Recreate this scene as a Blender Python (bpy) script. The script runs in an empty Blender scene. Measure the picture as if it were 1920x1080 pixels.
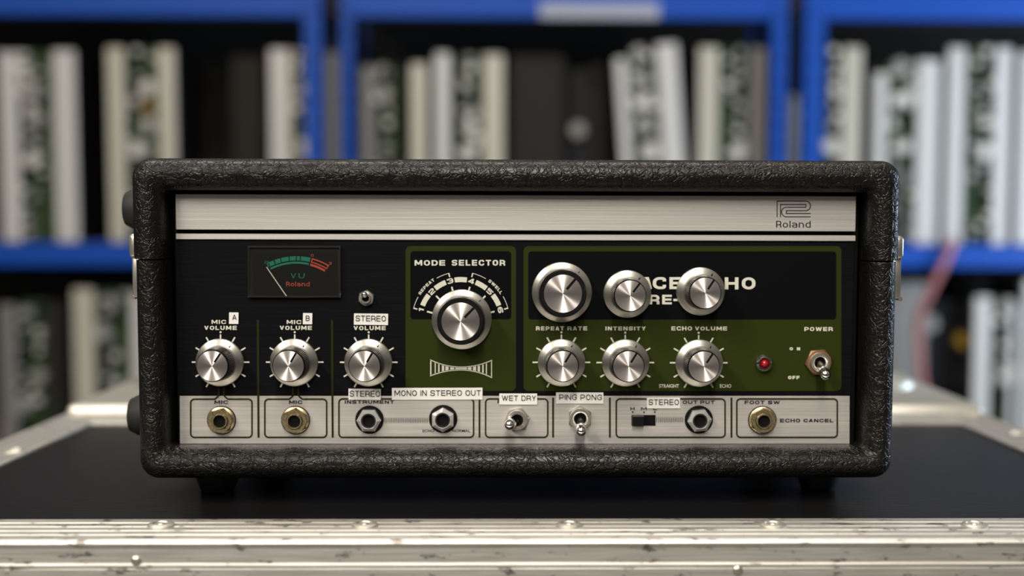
import bpy, bmesh, math, random
from mathutils import Vector, Matrix
random.seed(7)
SC = bpy.context.scene
COL = SC.collection
PI = math.pi

# ------------------------------------------------------------------ camera
F = 2400.0                       # focal length in pixels of the 1920 wide frame
PPX, PPY = 1003.9, 608.7         # principal point (the photo is cropped off centre)
CAM = Vector((-0.00275, -0.6879, 0.1525))
YAW, PITCH, ROLL = 0.01761, 0.07596, 0.00283
_f = Vector((math.sin(YAW) * math.cos(PITCH), math.cos(YAW) * math.cos(PITCH), -math.sin(PITCH)))
_r0 = Vector((math.cos(YAW), -math.sin(YAW), 0))
_u0 = _r0.cross(_f)
_r = math.cos(ROLL) * _r0 + math.sin(ROLL) * _u0
_u = -math.sin(ROLL) * _r0 + math.cos(ROLL) * _u0
cd = bpy.data.cameras.new('camera')
cam = bpy.data.objects.new('camera', cd)
COL.objects.link(cam)
cam.matrix_world = Matrix(((_r.x, _u.x, -_f.x, CAM.x), (_r.y, _u.y, -_f.y, CAM.y), (_r.z, _u.z, -_f.z, CAM.z), (0, 0, 0, 1)))
cd.sensor_width = 36.0
cd.lens = F * 36.0 / 1920.0
cd.shift_x = (960 - PPX) / 1920.0
cd.shift_y = (PPY - 540) / 1920.0
cd.clip_start = 0.05
cd.dof.use_dof = True
cd.dof.focus_distance = 0.688
cd.dof.aperture_fstop = 3.2
SC.camera = cam

# ------------------------------------------------------------------ light
SC.view_settings.view_transform = 'Standard'
SC.view_settings.look = 'None'
SC.view_settings.gamma = 1.0
SC.view_settings.use_curve_mapping = False
SC.view_settings.exposure = 0.0
w = bpy.data.worlds.new('world')
SC.world = w
w.use_nodes = True
wn, wl_ = w.node_tree.nodes, w.node_tree.links      # dim room: pale ceiling above, dark floor below
wt, wx, wr = wn.new('ShaderNodeTexCoord'), wn.new('ShaderNodeSeparateXYZ'), wn.new('ShaderNodeValToRGB')
we = wr.color_ramp.elements
we[0].position, we[0].color = 0.0, (0.035, 0.033, 0.030, 1)
we[1].position, we[1].color = 0.75, (0.32, 0.30, 0.27, 1)
x_ = we.new(0.1); x_.color = (0.11, 0.105, 0.095, 1)
wl_.new(wt.outputs['Generated'], wx.inputs[0]); wl_.new(wx.outputs['Z'], wr.inputs[0])
wl_.new(wr.outputs[0], wn['Background'].inputs[0])
wn['Background'].inputs[1].default_value = 1.0


def area(name, loc, aim, sx, sy, power, col):
    l = bpy.data.lights.new(name, 'AREA')
    l.shape = 'RECTANGLE'
    l.size, l.size_y, l.energy, l.color = sx, sy, power, col
    o = bpy.data.objects.new(name, l)
    COL.objects.link(o)
    o.location = loc
    o.rotation_euler = (Vector(aim) - Vector(loc)).to_track_quat('-Z', 'Z').to_euler()
    return o


WARM = (1.0, 0.93, 0.83)
area('ceiling_tube', (0.03, -1.75, 1.50), (0.03, -0.9, 0.0), 0.16, 1.7, 62, WARM)
area('ceiling_tube', (-1.40, -1.55, 1.45), (-0.25, -0.6, 0.0), 0.16, 1.7, 52, WARM)
area('ceiling_tube', (-0.2, 0.50, 1.80), (-0.1, 0.50, 0), 1.8, 0.16, 24, WARM)
area('ceiling_tube', (-0.3, 1.0, 1.95), (-0.3, 2.3, 0.1), 2.6, 0.25, 4, WARM)
area('window_light', (2.3, 0.9, 0.40), (1.0, 2.2, 0.0), 0.8, 1.1, 58, (0.62, 0.80, 1.0))

# ------------------------------------------------------------------ pixel -> place
def ray(px, py):
    return _f + _r * ((px - PPX) / F) - _u * ((py - PPY) / F)


def UY(px, py, y):
    d = ray(px, py)
    return CAM + d * ((y - CAM.y) / d.y)


def UZ(px, py, z):
    d = ray(px, py)
    return CAM + d * ((z - CAM.z) / d.z)


REC = 0.020                      # the panel lies this far behind the front of the case
def P(px, py, up=0.0):
    return UY(px, py, REC - up)


S = UY(1060, 600, REC).x - UY(960, 600, REC).x
S = S / 100.0                    # metres per pixel on the panel

# ------------------------------------------------------------------ materials
def mat(name, col, rough=0.5, metal=0.0, spec=0.5, **kw):
    m = bpy.data.materials.new(name)
    m.use_nodes = True
    b = m.node_tree.nodes['Principled BSDF']
    b.inputs['Base Color'].default_value = (*col, 1)
    b.inputs['Roughness'].default_value = rough
    b.inputs['Metallic'].default_value = metal
    b.inputs['Specular IOR Level'].default_value = spec
    for k, v in kw.items():
        b.inputs[k].default_value = v
    return m


def nd(m, t, **kw):
    n = m.node_tree.nodes.new(t)
    for k, v in kw.items():
        setattr(n, k, v)
    return n


def lk(m, a, b):
    m.node_tree.links.new(a, b)


def noise(m, scale, detail=3, rough=0.55, mapscale=(1, 1, 1)):
    tc = nd(m, 'ShaderNodeTexCoord')
    mp = nd(m, 'ShaderNodeMapping')
    mp.inputs['Scale'].default_value = mapscale
    lk(m, tc.outputs['Object'], mp.inputs[0])
    n = nd(m, 'ShaderNodeTexNoise')
    n.inputs['Scale'].default_value = scale
    n.inputs['Detail'].default_value = detail
    n.inputs['Roughness'].default_value = rough
    lk(m, mp.outputs[0], n.inputs['Vector'])
    return n


def ramp(m, src, stops):
    r = nd(m, 'ShaderNodeValToRGB')
    e = r.color_ramp.elements
    e[0].position, e[0].color = stops[0][0], (*stops[0][1], 1)
    e[1].position, e[1].color = stops[-1][0], (*stops[-1][1], 1)
    for p, c in stops[1:-1]:
        x = e.new(p)
        x.color = (*c, 1)
    lk(m, src, r.inputs[0])
    return r


def bump(m, src, strength, dist, normal=None):
    b = nd(m, 'ShaderNodeBump')
    b.inputs['Strength'].default_value = strength
    b.inputs['Distance'].default_value = dist
    lk(m, src, b.inputs['Height'])
    if normal:
        lk(m, normal, b.inputs['Normal'])
    return b


def BS(m):
    return m.node_tree.nodes['Principled BSDF']


def brushed(name, lo, hi, rough, ms, sc=1.0, aniso=0.0, metal=1.0, bdist=0.00003):
    m = mat(name, hi, rough, metal)
    n = noise(m, sc, 4, 0.6, ms)
    r = ramp(m, n.outputs['Fac'], [(0.3, lo), (0.7, hi)])
    lk(m, r.outputs[0], BS(m).inputs['Base Color'])
    b = bump(m, n.outputs['Fac'], 0.35, bdist)
    lk(m, b.outputs[0], BS(m).inputs['Normal'])
    return m


M = {}
M['silver'] = brushed('brushed_silver', (0.46, 0.44, 0.415), (0.64, 0.612, 0.585), 0.42, (9, 1, 1700), 1.0, metal=0.74, bdist=0.00010)
M['black'] = brushed('black_anodised', (0.002, 0.002, 0.0025), (0.005, 0.005, 0.006), 0.45, (18, 1, 2200), 1.0, metal=0.0)
BS(M['black']).inputs['Specular IOR Level'].default_value = 0.05
M['olive'] = mat('olive_print', (0.0175, 0.0235, 0.0038), 0.5, spec=0.05)
M['olive_line'] = mat('olive_line_print', (0.015, 0.017, 0.0045), 0.5, spec=0.05)
M['ink_black'] = mat('black_print', (0.0025, 0.0025, 0.003), 0.5, spec=0.035)
M['ink'] = mat('dark_ink', (0.006, 0.005, 0.010), 0.6, spec=0.1)
M['cream'] = mat('cream_print', (0.47, 0.46, 0.39), 0.55, spec=0.3)
M['sticker'] = mat('white_tape', (0.60, 0.585, 0.56), 0.45)
M['knobring'] = mat('turned_aluminium', (0.58, 0.555, 0.50), 0.38, 1.0)
M['cap'] = mat('spun_aluminium', (0.80, 0.735, 0.70), 0.32, 0.945, Anisotropic=0.95)
for nme in ('knobring', 'cap'):
    t = nd(M[nme], 'ShaderNodeTangent', direction_type='RADIAL', axis='Y')
    lk(M[nme], t.outputs[0], BS(M[nme]).inputs['Tangent'])
BS(M['knobring']).inputs['Anisotropic'].default_value = 0.7
for nme in ('knobring', 'cap'):
    BS(M[nme]).inputs['Anisotropic Rotation'].default_value = 0.25
M['rubber'] = mat('black_plastic', (0.004, 0.004, 0.004), 0.40, spec=0.13)
M['foot'] = mat('black_rubber', (0.010, 0.010, 0.010), 0.6, spec=0.3)
M['chrome'] = mat('chrome', (0.80, 0.79, 0.77), 0.10, 1.0)
M['bright_nut'] = mat('polished_nut', (0.78, 0.77, 0.75), 0.24, 0.72)
M['nickel'] = mat('nickel', (0.58, 0.55, 0.49), 0.27, 0.88)
M['brass'] = mat('aged_brass', (0.46, 0.35, 0.19), 0.33, 1.0)
nb = noise(M['brass'], 900, 3)
rb = ramp(M['brass'], nb.outputs['Fac'], [(0.3, (0.30, 0.22, 0.10)), (0.65, (0.62, 0.52, 0.33))])
lk(M['brass'], rb.outputs[0], BS(M['brass']).inputs['Base Color'])
M['copper'] = mat('tarnished_copper', (0.33, 0.20, 0.11), 0.45, 1.0)
M['dark'] = mat('dark_void', (0.002, 0.002, 0.002), 0.8, spec=0.1)
M['red'] = mat('red_lens', (0.25, 0.003, 0.006), 0.15, spec=0.6)
M['meter'] = mat('meter_face', (0.006, 0.006, 0.0065), 0.5, spec=0.3)
M['mgreen'] = mat('meter_green', (0.014, 0.27, 0.20), 0.5)
M['mred'] = mat('meter_red', (0.72, 0.11, 0.065), 0.5)
M['needle'] = mat('needle_ivory', (0.85, 0.83, 0.72), 0.5)
M['clear'] = mat('meter_plastic', (0.016, 0.014, 0.010), 0.15, spec=0.7)

# clear glass of the meter: see-through with a mirror-like skin
g = bpy.data.materials.new('clear_cover')
g.use_nodes = True
for n_ in list(g.node_tree.nodes):
    if n_.type != 'OUTPUT_MATERIAL':
        g.node_tree.nodes.remove(n_)
go = [n_ for n_ in g.node_tree.nodes if n_.type == 'OUTPUT_MATERIAL'][0]
gm, gt, gg, gf = nd(g, 'ShaderNodeMixShader'), nd(g, 'ShaderNodeBsdfTransparent'), nd(g, 'ShaderNodeBsdfGlossy'), nd(g, 'ShaderNodeFresnel')
gf.inputs[0].default_value = 1.5
gg.inputs['Roughness'].default_value = 0.04
gt.inputs[0].default_value = (0.93, 0.93, 0.91, 1)
lk(g, gf.outputs[0], gm.inputs[0]); lk(g, gt.outputs[0], gm.inputs[1]); lk(g, gg.outputs[0], gm.inputs[2]); lk(g, gm.outputs[0], go.inputs[0])
M['glass'] = g

# leather-grain vinyl
v = mat('grained_vinyl', (0.0050, 0.0046, 0.0040), 0.31, spec=0.25)
tc = nd(v, 'ShaderNodeTexCoord')
nz = nd(v, 'ShaderNodeTexNoise'); nz.inputs['Scale'].default_value = 90; nz.inputs['Detail'].default_value = 3
lk(v, tc.outputs['Object'], nz.inputs['Vector'])
mx = nd(v, 'ShaderNodeMixRGB', blend_type='LINEAR_LIGHT'); mx.inputs[0].default_value = 0.007
lk(v, tc.outputs['Object'], mx.inputs[1]); lk(v, nz.outputs['Color'], mx.inputs[2])
hs = []
for sc_, wd in ((165, 0.10), (360, 0.11)):
    vo = nd(v, 'ShaderNodeTexVoronoi', feature='DISTANCE_TO_EDGE'); vo.inputs['Scale'].default_value = sc_
    lk(v, mx.outputs[0], vo.inputs['Vector'])
    mr = nd(v, 'ShaderNodeMapRange', interpolation_type='SMOOTHSTEP'); mr.inputs['From Max'].default_value = wd
    lk(v, vo.outputs['Distance'], mr.inputs['Value'])
    hs.append(mr.outputs[0])
ad = nd(v, 'ShaderNodeMath', operation='MULTIPLY_ADD'); ad.inputs[1].default_value = 0.45
lk(v, hs[1], ad.inputs[0]); lk(v, hs[0], ad.inputs[2])
nf = nd(v, 'ShaderNodeTexNoise'); nf.inputs['Scale'].default_value = 900; nf.inputs['Detail'].default_value = 3
lk(v, tc.outputs['Object'], nf.inputs['Vector'])
ad2 = nd(v, 'ShaderNodeMath', operation='MULTIPLY_ADD'); ad2.inputs[1].default_value = 0.12
lk(v, nf.outputs['Fac'], ad2.inputs[0]); lk(v, ad.outputs[0], ad2.inputs[2])
bv = bump(v, ad2.outputs[0], 0.75, 0.00034)
lk(v, bv.outputs[0], BS(v).inputs['Normal'])
M['vinyl'] = v

# case materials
c = mat('black_laminate', (0.0055, 0.0052, 0.0050), 0.38, spec=0.19)
n1 = noise(c, 1.0, 4, 0.6, (60, 420, 60))
b1 = bump(c, n1.outputs['Fac'], 0.6, 0.0005)
lk(c, b1.outputs[0], BS(c).inputs['Normal'])
M['laminate'] = c
a = mat('scuffed_aluminium', (0.66, 0.64, 0.60), 0.48, 0.9)
n1 = noise(a, 1.0, 4, 0.65, (25, 900, 900))
r1 = ramp(a, n1.outputs['Fac'], [(0.28, (0.44, 0.42, 0.385)), (0.62, (0.66, 0.64, 0.60))])
n2 = noise(a, 1.0, 5, 0.7, (55, 120, 150))
r2 = ramp(a, n2.outputs['Fac'], [(0.36, (0.16, 0.13, 0.12)), (0.42, (1, 1, 1))])
mm = nd(a, 'ShaderNodeMixRGB', blend_type='MULTIPLY'); mm.inputs[0].default_value = 0.8
lk(a, r1.outputs[0], mm.inputs[1]); lk(a, r2.outputs[0], mm.inputs[2])
lk(a, mm.outputs[0], BS(a).inputs['Base Color'])
b1 = bump(a, n1.outputs['Fac'], 0.5, 0.00012)
lk(a, b1.outputs[0], BS(a).inputs['Normal'])
M['alu'] = a
M['dull_alu'] = mat('dull_aluminium', (0.40, 0.385, 0.34), 0.6, 0.5)
M['steel'] = mat('zinc_steel', (0.60, 0.58, 0.52), 0.48, 1.0)

# store room
M['blue'] = mat('blue_enamel', (0.001, 0.048, 0.29), 0.5, spec=0.2)
M['board'] = mat('chipboard', (0.16, 0.11, 0.07), 0.8)
M['rail'] = mat('pale_enamel', (0.43, 0.41, 0.385), 0.42)
M['cream_rail'] = mat('cream_enamel', (0.37, 0.345, 0.275), 0.42)
M['grey_rail'] = mat('grey_enamel', (0.14, 0.132, 0.122), 0.5)
M['taupe'] = mat('taupe_enamel', (0.013, 0.011, 0.009), 0.6, spec=0.15)
M['pcb'] = mat('green_circuit_board', (0.020, 0.042, 0.012), 0.55, spec=0.2)
M['part_grey'] = mat('grey_component', (0.22, 0.21, 0.19), 0.4)
M['part_pale'] = mat('pale_component', (0.46, 0.435, 0.39), 0.4)
M['part_dark'] = mat('dark_component', (0.008, 0.008, 0.010), 0.5, spec=0.15)
M['part_amber'] = mat('amber_component', (0.36, 0.21, 0.02), 0.4)
M['wall'] = mat('dark_paint', (0.022, 0.020, 0.018), 0.9, spec=0.1)
M['concrete'] = mat('grey_concrete', (0.12, 0.115, 0.105), 0.85)
M['label'] = mat('pale_bluish_grey', (0.26, 0.27, 0.33), 0.6)  # even pale tone of the strip on the beam
M['wire'] = mat('pink_cable', (0.30, 0.11, 0.11), 0.5)

# ------------------------------------------------------------------ mesh helpers
def obj(name, bm, m, parent=None, loc=(0, 0, 0), smooth=False, label=None, sharp=38):
    me = bpy.data.meshes.new(name)
    bmesh.ops.recalc_face_normals(bm, faces=bm.faces) if bm.faces else None
    bm.to_mesh(me)
    bm.free()
    me.materials.append(m)
    if smooth:
        for p in me.polygons:
            p.use_smooth = True
        try:
            me.set_sharp_from_angle(angle=math.radians(sharp))
        except Exception:
            pass
    o = bpy.data.objects.new(name, me)
    COL.objects.link(o)
    if parent:
        o.parent = parent
    o.location = loc
    if label:
        o['label'] = label
    return o


def root(name, loc, label, cat, group=None):
    o = bpy.data.objects.new(name, None)
    COL.objects.link(o)
    o.empty_display_size = 0.05
    o.location = loc
    o['label'], o['category'] = label, cat
    if group:
        o['group'] = group
    return o


def W(o):                        # offset that puts world-space geometry under a root
    return tuple(-Vector(o.location))


def box(bm, x0, x1, y0, y1, z0, z1, bev=0.0, seg=2):
    vs = [bm.verts.new((x, y, z)) for x in (x0, x1) for y in (y0, y1) for z in (z0, z1)]
    idx = [(0, 1, 3, 2), (4, 6, 7, 5), (0, 4, 5, 1), (2, 3, 7, 6), (0, 2, 6, 4), (1, 5, 7, 3)]
    fs = [bm.faces.new([vs[i] for i in f]) for f in idx]
    if bev > 0:
        es = list({e for f in fs for e in f.edges})
        bmesh.ops.bevel(bm, geom=es, offset=bev, segments=seg, affect='EDGES', profile=0.5)


def lathe(bm, prof, n=48, axis='y', c=(0, 0, 0), knurl=0.0, close=True):
    """prof: list of (r, h); axis y points away from the viewer, h is along it"""
    rings = []
    for r, h in prof:
        ring = []
        for i in range(n):
            t = 2 * PI * i / n
            rr = r * (1 - knurl) if (knurl and i % 2) else r
            a_, b_ = rr * math.sin(t), rr * math.cos(t)
            if axis == 'y':
                p = (c[0] + a_, c[1] + h, c[2] + b_)
            elif axis == 'z':
                p = (c[0] + a_, c[1] + b_, c[2] + h)
            else:
                p = (c[0] + h, c[1] + a_, c[2] + b_)
            ring.append(bm.verts.new(p))
        rings.append(ring)
    for a_, b_ in zip(rings, rings[1:]):
        for i in range(n):
            bm.faces.new((a_[i], a_[(i + 1) % n], b_[(i + 1) % n], b_[i]))
    if close:
        bm.faces.new(rings[0])
        bm.faces.new(list(reversed(rings[-1])))


def hexnut(bm, R, h, hole, rot=0.0, ch=0.0008, c=(0, 0, 0)):
    """hexagon nut on the y axis: from y=0 towards the viewer (-h), chamfered, with a bore"""
    n = 48
    def hr(t):
        k = (t - rot) % (PI / 3) - PI / 6
        return R * math.cos(PI / 6) / math.cos(k)
    rc = R * math.cos(PI / 6)
    prof = []
    ts = [2 * PI * i / n + rot for i in range(n)]
    if ch < 0:
        rows = [[(hr(t), 0) for t in ts], [(hr(t), -h + .0015) for t in ts], [(max(hr(t) * .72, hole * 1.06), -h) for t in ts],
                [(hole, -h) for t in ts], [(hole, 0) for t in ts]]
    else:
      rows = [[(hr(t), 0) for t in ts],
            [(hr(t), -(h - ch * 1.4 * max(0, (hr(t) - rc * 0.985)) / (R - rc))) for t in ts],
            [(min(hr(t), rc * 0.985), -h) for t in ts],
            [(hole, -h) for t in ts], [(hole, 0) for t in ts]]
    vr = [[bm.verts.new((c[0] + r * math.sin(t), c[1] + y, c[2] + r * math.cos(t))) for (r, y), t in zip(row, ts)] for row in rows]
    for a_, b_ in zip(vr, vr[1:] + vr[:1]):
        for i in range(n):
            bm.faces.new((a_[i], a_[(i + 1) % n], b_[(i + 1) % n], b_[i]))


def tube(bm, pts, radii, n=16):
    pts = [Vector(p) for p in pts]
    if not hasattr(radii, '__len__'):
        radii = [radii] * len(pts)
    rings = []
    for i, p in enumerate(pts):
        d = (pts[min(i + 1, len(pts) - 1)] - pts[max(i - 1, 0)]).normalized()
        ref = Vector((1, 0, 0)) if abs(d.x) < 0.8 else Vector((0, 0, 1))
        a_ = d.cross(ref).normalized()
        b_ = d.cross(a_)
        rings.append([bm.verts.new(p + (a_ * math.cos(2 * PI * k / n) + b_ * math.sin(2 * PI * k / n)) * radii[i]) for k in range(n)])
    for a_, b_ in zip(rings, rings[1:]):
        for k in range(n):
            bm.faces.new((a_[k], a_[(k + 1) % n], b_[(k + 1) % n], b_[k]))
    bm.faces.new(rings[0])
    bm.faces.new(list(reversed(rings[-1])))


# 2-D drawing: everything printed on the panel is drawn as flat polygons at a level above it
def fillet(pts, closed, seg=5):
    """pts: (x, y) or (x, y, radius)"""
    n = len(pts)
    out = []
    for i, p in enumerate(pts):
        r = p[2] if len(p) > 2 else 0
        if r <= 0 or (not closed and i in (0, n - 1)):
            out.append((p[0], p[1]))
            continue
        c_ = Vector(p[:2]); a_ = Vector(pts[i - 1][:2]) - c_; b_ = Vector(pts[(i + 1) % n][:2]) - c_
        la, lb = a_.length, b_.length
        a_.normalize(); b_.normalize()
        ang = a_.angle(b_)
        t = min(r / math.tan(ang / 2), la * 0.499, lb * 0.499)
        rr = t * math.tan(ang / 2)
        bis = (a_ + b_).normalized()
        ce = c_ + bis * (rr / math.sin(ang / 2))
        s_, e_ = c_ + a_ * t - ce, c_ + b_ * t - ce
        for k in range(seg + 1):
            q = k / seg
            d = (s_ * (1 - q) + e_ * q).normalized() * rr
            out.append((ce.x + d.x, ce.y + d.y))
    return out


def ribbon(pts, t, closed=False):
    """quads of a stroke of width t along pts"""
    n = len(pts)
    V = [Vector(p) for p in pts]
    L, R = [], []
    for i in range(n):
        if closed:
            d0 = (V[i] - V[i - 1]).normalized(); d1 = (V[(i + 1) % n] - V[i]).normalized()
        else:
            d0 = (V[i] - V[max(i - 1, 0)]); d1 = (V[min(i + 1, n - 1)] - V[i])
            if d0.length < 1e-9: d0 = d1
            if d1.length < 1e-9: d1 = d0
            d0 = d0.normalized(); d1 = d1.normalized()
        m_ = d0 + d1
        m_ = m_.normalized() if m_.length > 1e-6 else d1
        nn = Vector((-m_.y, m_.x))
        k = max(0.45, nn.dot(Vector((-d1.y, d1.x))))
        L.append(V[i] + nn * (t / 2 / k)); R.append(V[i] - nn * (t / 2 / k))
    qs = []
    for i in range(n if closed else n - 1):
        j = (i + 1) % n
        qs.append([L[i], L[j], R[j], R[i]])
    return qs


def glyph(ch, w_, t, q=0.30):
    """wide square-shouldered lettering; returns list of (points, closed)"""
    l, r, b, T, m = t / 2, w_ - t / 2, t / 2, 1 - t / 2, 0.5
    D = {
        'A': [([(t * .55, 0), (w_ / 2 - t * .22, T), (w_ / 2 + t * .22, T), (w_ - t * .55, 0)], 0), ([(w_ * .22, .30), (w_ * .78, .30)], 0)],
        'B': [([(l, 0), (l, 1)], 0), ([(l, b), (r, b, q * .7), (r, m, q * .7), (l, m)], 0), ([(l, m), (r - .05, m, q * .7), (r - .05, T, q * .7), (l, T)], 0)],
        'C': [([(r, .36), (r, b, q), (l, b, q), (l, T, q), (r, T, q), (r, .64)], 0)],
        'D': [([(l, b), (r, b, q), (r, T, q), (l, T)], 1)],
        'E': [([(w_, T), (l, T), (l, b), (w_, b)], 0), ([(l, m), (w_ * .96, m)], 0)],
        'F': [([(w_, T), (l, T), (l, 0)], 0), ([(l, m - .04), (w_ * .92, m - .04)], 0)],
        'G': [([(w_ * .5, m - .02), (r, m - .02), (r, b, q), (l, b, q), (l, T, q), (r, T, q), (r, .68)], 0)],
        'H': [([(l, 0), (l, 1)], 0), ([(r, 0), (r, 1)], 0), ([(l, m), (r, m)], 0)],
        'I': [([(l, 0), (l, 1)], 0)],
        'L': [([(l, 1), (l, b), (w_, b)], 0)],
        'M': [([(l, 0), (l, 1)], 0), ([(r, 0), (r, 1)], 0), ([(l + t * .1, 1), (w_ / 2, .22)], 0), ([(r - t * .1, 1), (w_ / 2, .22)], 0)],
        'N': [([(l, 0), (l, 1)], 0), ([(r, 0), (r, 1)], 0), ([(l + t * .15, 1 - .02), (r - t * .15, .02)], 0)],
        'O': [([(l, b, q), (r, b, q), (r, T, q), (l, T, q)], 1)],
        'P': [([(l, 0), (l, T), (r, T, q * .8), (r, .38, q * .8), (l, .38)], 0)],
        'R': [([(l, 0), (l, T), (r, T, q * .8), (r, .42, q * .8), (l, .42)], 0), ([(r - t * .75, .42), (r, .30, .08), (r, 0)], 0)],
        'S': [([(r, .70), (r, T, q * .8), (l, T, q * .8), (l, m, q * .8), (r, m, q * .8), (r, b, q * .8), (l, b, q * .8), (l, .30)], 0)],
        'T': [([(0, T), (w_, T)], 0), ([(w_ / 2, 0), (w_ / 2, T)], 0)],
        'U': [([(l, 1), (l, b, q), (r, b, q), (r, 1)], 0)],
        'V': [([(t * .5, 1), (w_ / 2, .06)], 0), ([(w_ - t * .5, 1), (w_ / 2, .06)], 0)],
        'W': [([(t * .5, 1), (w_ * .29, 0.02)], 0), ([(w_ * .29, 0.02), (w_ * .5, .94)], 0), ([(w_ * .5, .94), (w_ * .71, 0.02)], 0), ([(w_ * .71, 0.02), (w_ - t * .5, 1)], 0)],
        'Y': [([(t * .5, 1), (w_ / 2, .42)], 0), ([(w_ - t * .5, 1), (w_ / 2, .42)], 0), ([(w_ / 2, .48), (w_ / 2, 0)], 0)],
        '-': [([(0, .42), (w_, .42)], 0)],
        '0': [([(l, b, q), (r, b, q), (r, T, q), (l, T, q)], 1)],
        '1': [([(r, 0), (r, 1)], 0), ([(r, T), (0, T - .14)], 0)],
        '2': [([(l, .68), (l, T, q * .8), (r, T, q * .8), (r, .52, q), (l, .40, q * .8), (l, b), (w_, b)], 0)],
        '3': [([(l, .72), (l, T, .1), (r, T, .2), (r, b, .2), (l, b, .1), (l, .28)], 0), ([(w_ * .35, m), (r, m)], 0)],
        '4': [([(r - t * .6, 0), (r - t * .6, 1)], 0), ([(0, .28), (w_, .28)], 0), ([(t * .45, .28), (r - t * .75, .93)], 0)],
        '5': [([(w_, T), (l, T), (l, .56), (r, .56, q * .8), (r, b, q * .8), (l, b, q * .8), (l, .26)], 0)],
        '6': [([(r, .74), (r, T, q * .8), (l, T, q), (l, b, q), (r, b, q * .8), (r, .54, q * .8), (l, .54)], 0)],
        'o': [([(l, b, q), (r, b, q), (r, .72 - b, q), (l, .72 - b, q)], 1)],
        'l': [([(l, 0), (l, 1)], 0)],
        'a': [([(l, .55), (l, .72 - b, q * .7), (r, .72 - b, q * .7), (r, 0)], 0), ([(r, .40), (l, .40, .18), (l, b, .18), (r, b)], 0)],
        'n': [([(l, 0), (l, .72)], 0), ([(l, .5), (l, .72 - b, q * .7), (r, .72 - b, q * .7), (r, 0)], 0)],
        'd': [([(r, 0), (r, 1)], 0), ([(r, b), (l, b, q), (l, .72 - b, q), (r, .72 - b)], 0)],
    }
    return D[ch]


WID = {'I': 0, 'l': 0, '1': .55, '-': .55, 'M': 1.25, 'W': 1.5, 'L': .85, 'T': .95, 'F': .92, 'E': .95}


def letters(text, wide=1.35, t=0.24, gap=0.20, q=0.30):
    """flat quads in em units (height 1)"""
    x = 0
    qs = []
    for ch in text:
        if ch == ' ':
            x += wide * .6
            continue
        w_ = t if ch in 'Il' else wide * WID.get(ch, 1.0)
        for pts, closed in glyph(ch, w_, t, q):
            for rq in ribbon(fillet(pts, closed), t, closed):
                qs.append([Vector((p.x + x, p.y)) for p in rq])
        x += w_ + gap
    return qs, x - gap


def fontquads(text, bold=0.0, spacing=1.0):
    cu = bpy.data.curves.new('txt', 'FONT')
    cu.body = text
    cu.size = 1.0
    cu.offset = bold
    cu.space_character = spacing
    cu.resolution_u = 4
    o = bpy.data.objects.new('txt', cu)
    COL.objects.link(o)
    bpy.context.view_layer.update()
    me = bpy.data.meshes.new_from_object(o.evaluated_get(bpy.context.evaluated_depsgraph_get()))
    qs = [[Vector(me.vertices[i].co[:2]) for i in p.vertices] for p in me.polygons]
    bpy.data.objects.remove(o)
    bpy.data.curves.remove(cu)
    bpy.data.meshes.remove(me)
    return qs


def bbox(qs):
    xs = [p.x for q in qs for p in q]; ys = [p.y for q in qs for p in q]
    return min(xs), max(xs), min(ys), max(ys)


def flat(bm, qs, fn):
    for k, q in enumerate(qs):           # crossing strokes sit a few microns apart
        d = Vector((0, -(k % 9) * 2.5e-6, 0))
        bm.faces.new([bm.verts.new(fn(p) + d) for p in q])


LV = 0.00012                     # one printing level
def fit(bm, qs, rect, up, tilt=0.0):
    """place em-unit quads into a pixel rectangle of the panel"""
    a0, a1, b0, b1 = bbox(qs)
    x0, y0, x1, y1 = rect
    cx, cy = (x0 + x1) / 2, (y0 + y1) / 2
    ct, st = math.cos(tilt), math.sin(tilt)
    def fn(p):
        u_ = (p.x - a0) / max(a1 - a0, 1e-6) - .5
        v_ = (p.y - b0) / max(b1 - b0, 1e-6) - .5
        dx, dy = u_ * (x1 - x0), -v_ * (y1 - y0)
        return P(cx + dx * ct - dy * st, cy + dx * st + dy * ct, up)
    flat(bm, qs, fn)


def pxpoly(bm, qs, up):
    flat(bm, qs, lambda p: P(p[0], p[1], up))


def rrect(x0, y0, x1, y1, r):
    return fillet([(x0, y0, r), (x1, y0, r), (x1, y1, r), (x0, y1, r)], True, 6)


# ------------------------------------------------------------------ the room
YB = 2.2                         # front of the racking
FLOOR = -0.86
bm = bmesh.new(); box(bm, -4, 4, -2.6, 3.3, FLOOR - 0.1, FLOOR)
o = obj('floor', bm, M['concrete']); o['kind'] = 'structure'
bm = bmesh.new(); box(bm, -4, 4, 3.2, 3.3, FLOOR, 2.3)
o = obj('wall_back', bm, M['wall']); o['kind'] = 'structure'

# ------------------------------------------------------------------ the flight case
XL, XR = -0.3267, 0.3454
YF, YR = -0.0327, 0.2938
yo = UZ(960, 1016, 0.002).y      # outer edge of the front trim
TW = YF - yo
xo = XL - UZ(0, 829, 0.0015).x   # width of the side trim
XLO, XRO = XL - xo, XR + xo
YRO = UZ(960, 728, 0.0).y
case = root('flight_case', ((XL + XR) / 2, (yo + YRO) / 2, FLOOR), 'black flight case with scuffed aluminium edges that carries the tape echo unit', 'flight case')
bm = bmesh.new(); box(bm, XL - .005, XR + .005, YF - .005, YR + .005, -0.009, 0)
obj('top_panel', bm, M['laminate'], case, W(case))
bm = bmesh.new(); box(bm, XLO + .004, XRO - .004, yo + .004, YRO - .004, FLOOR, -0.010)
obj('body', bm, M['laminate'], case, W(case))


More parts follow.
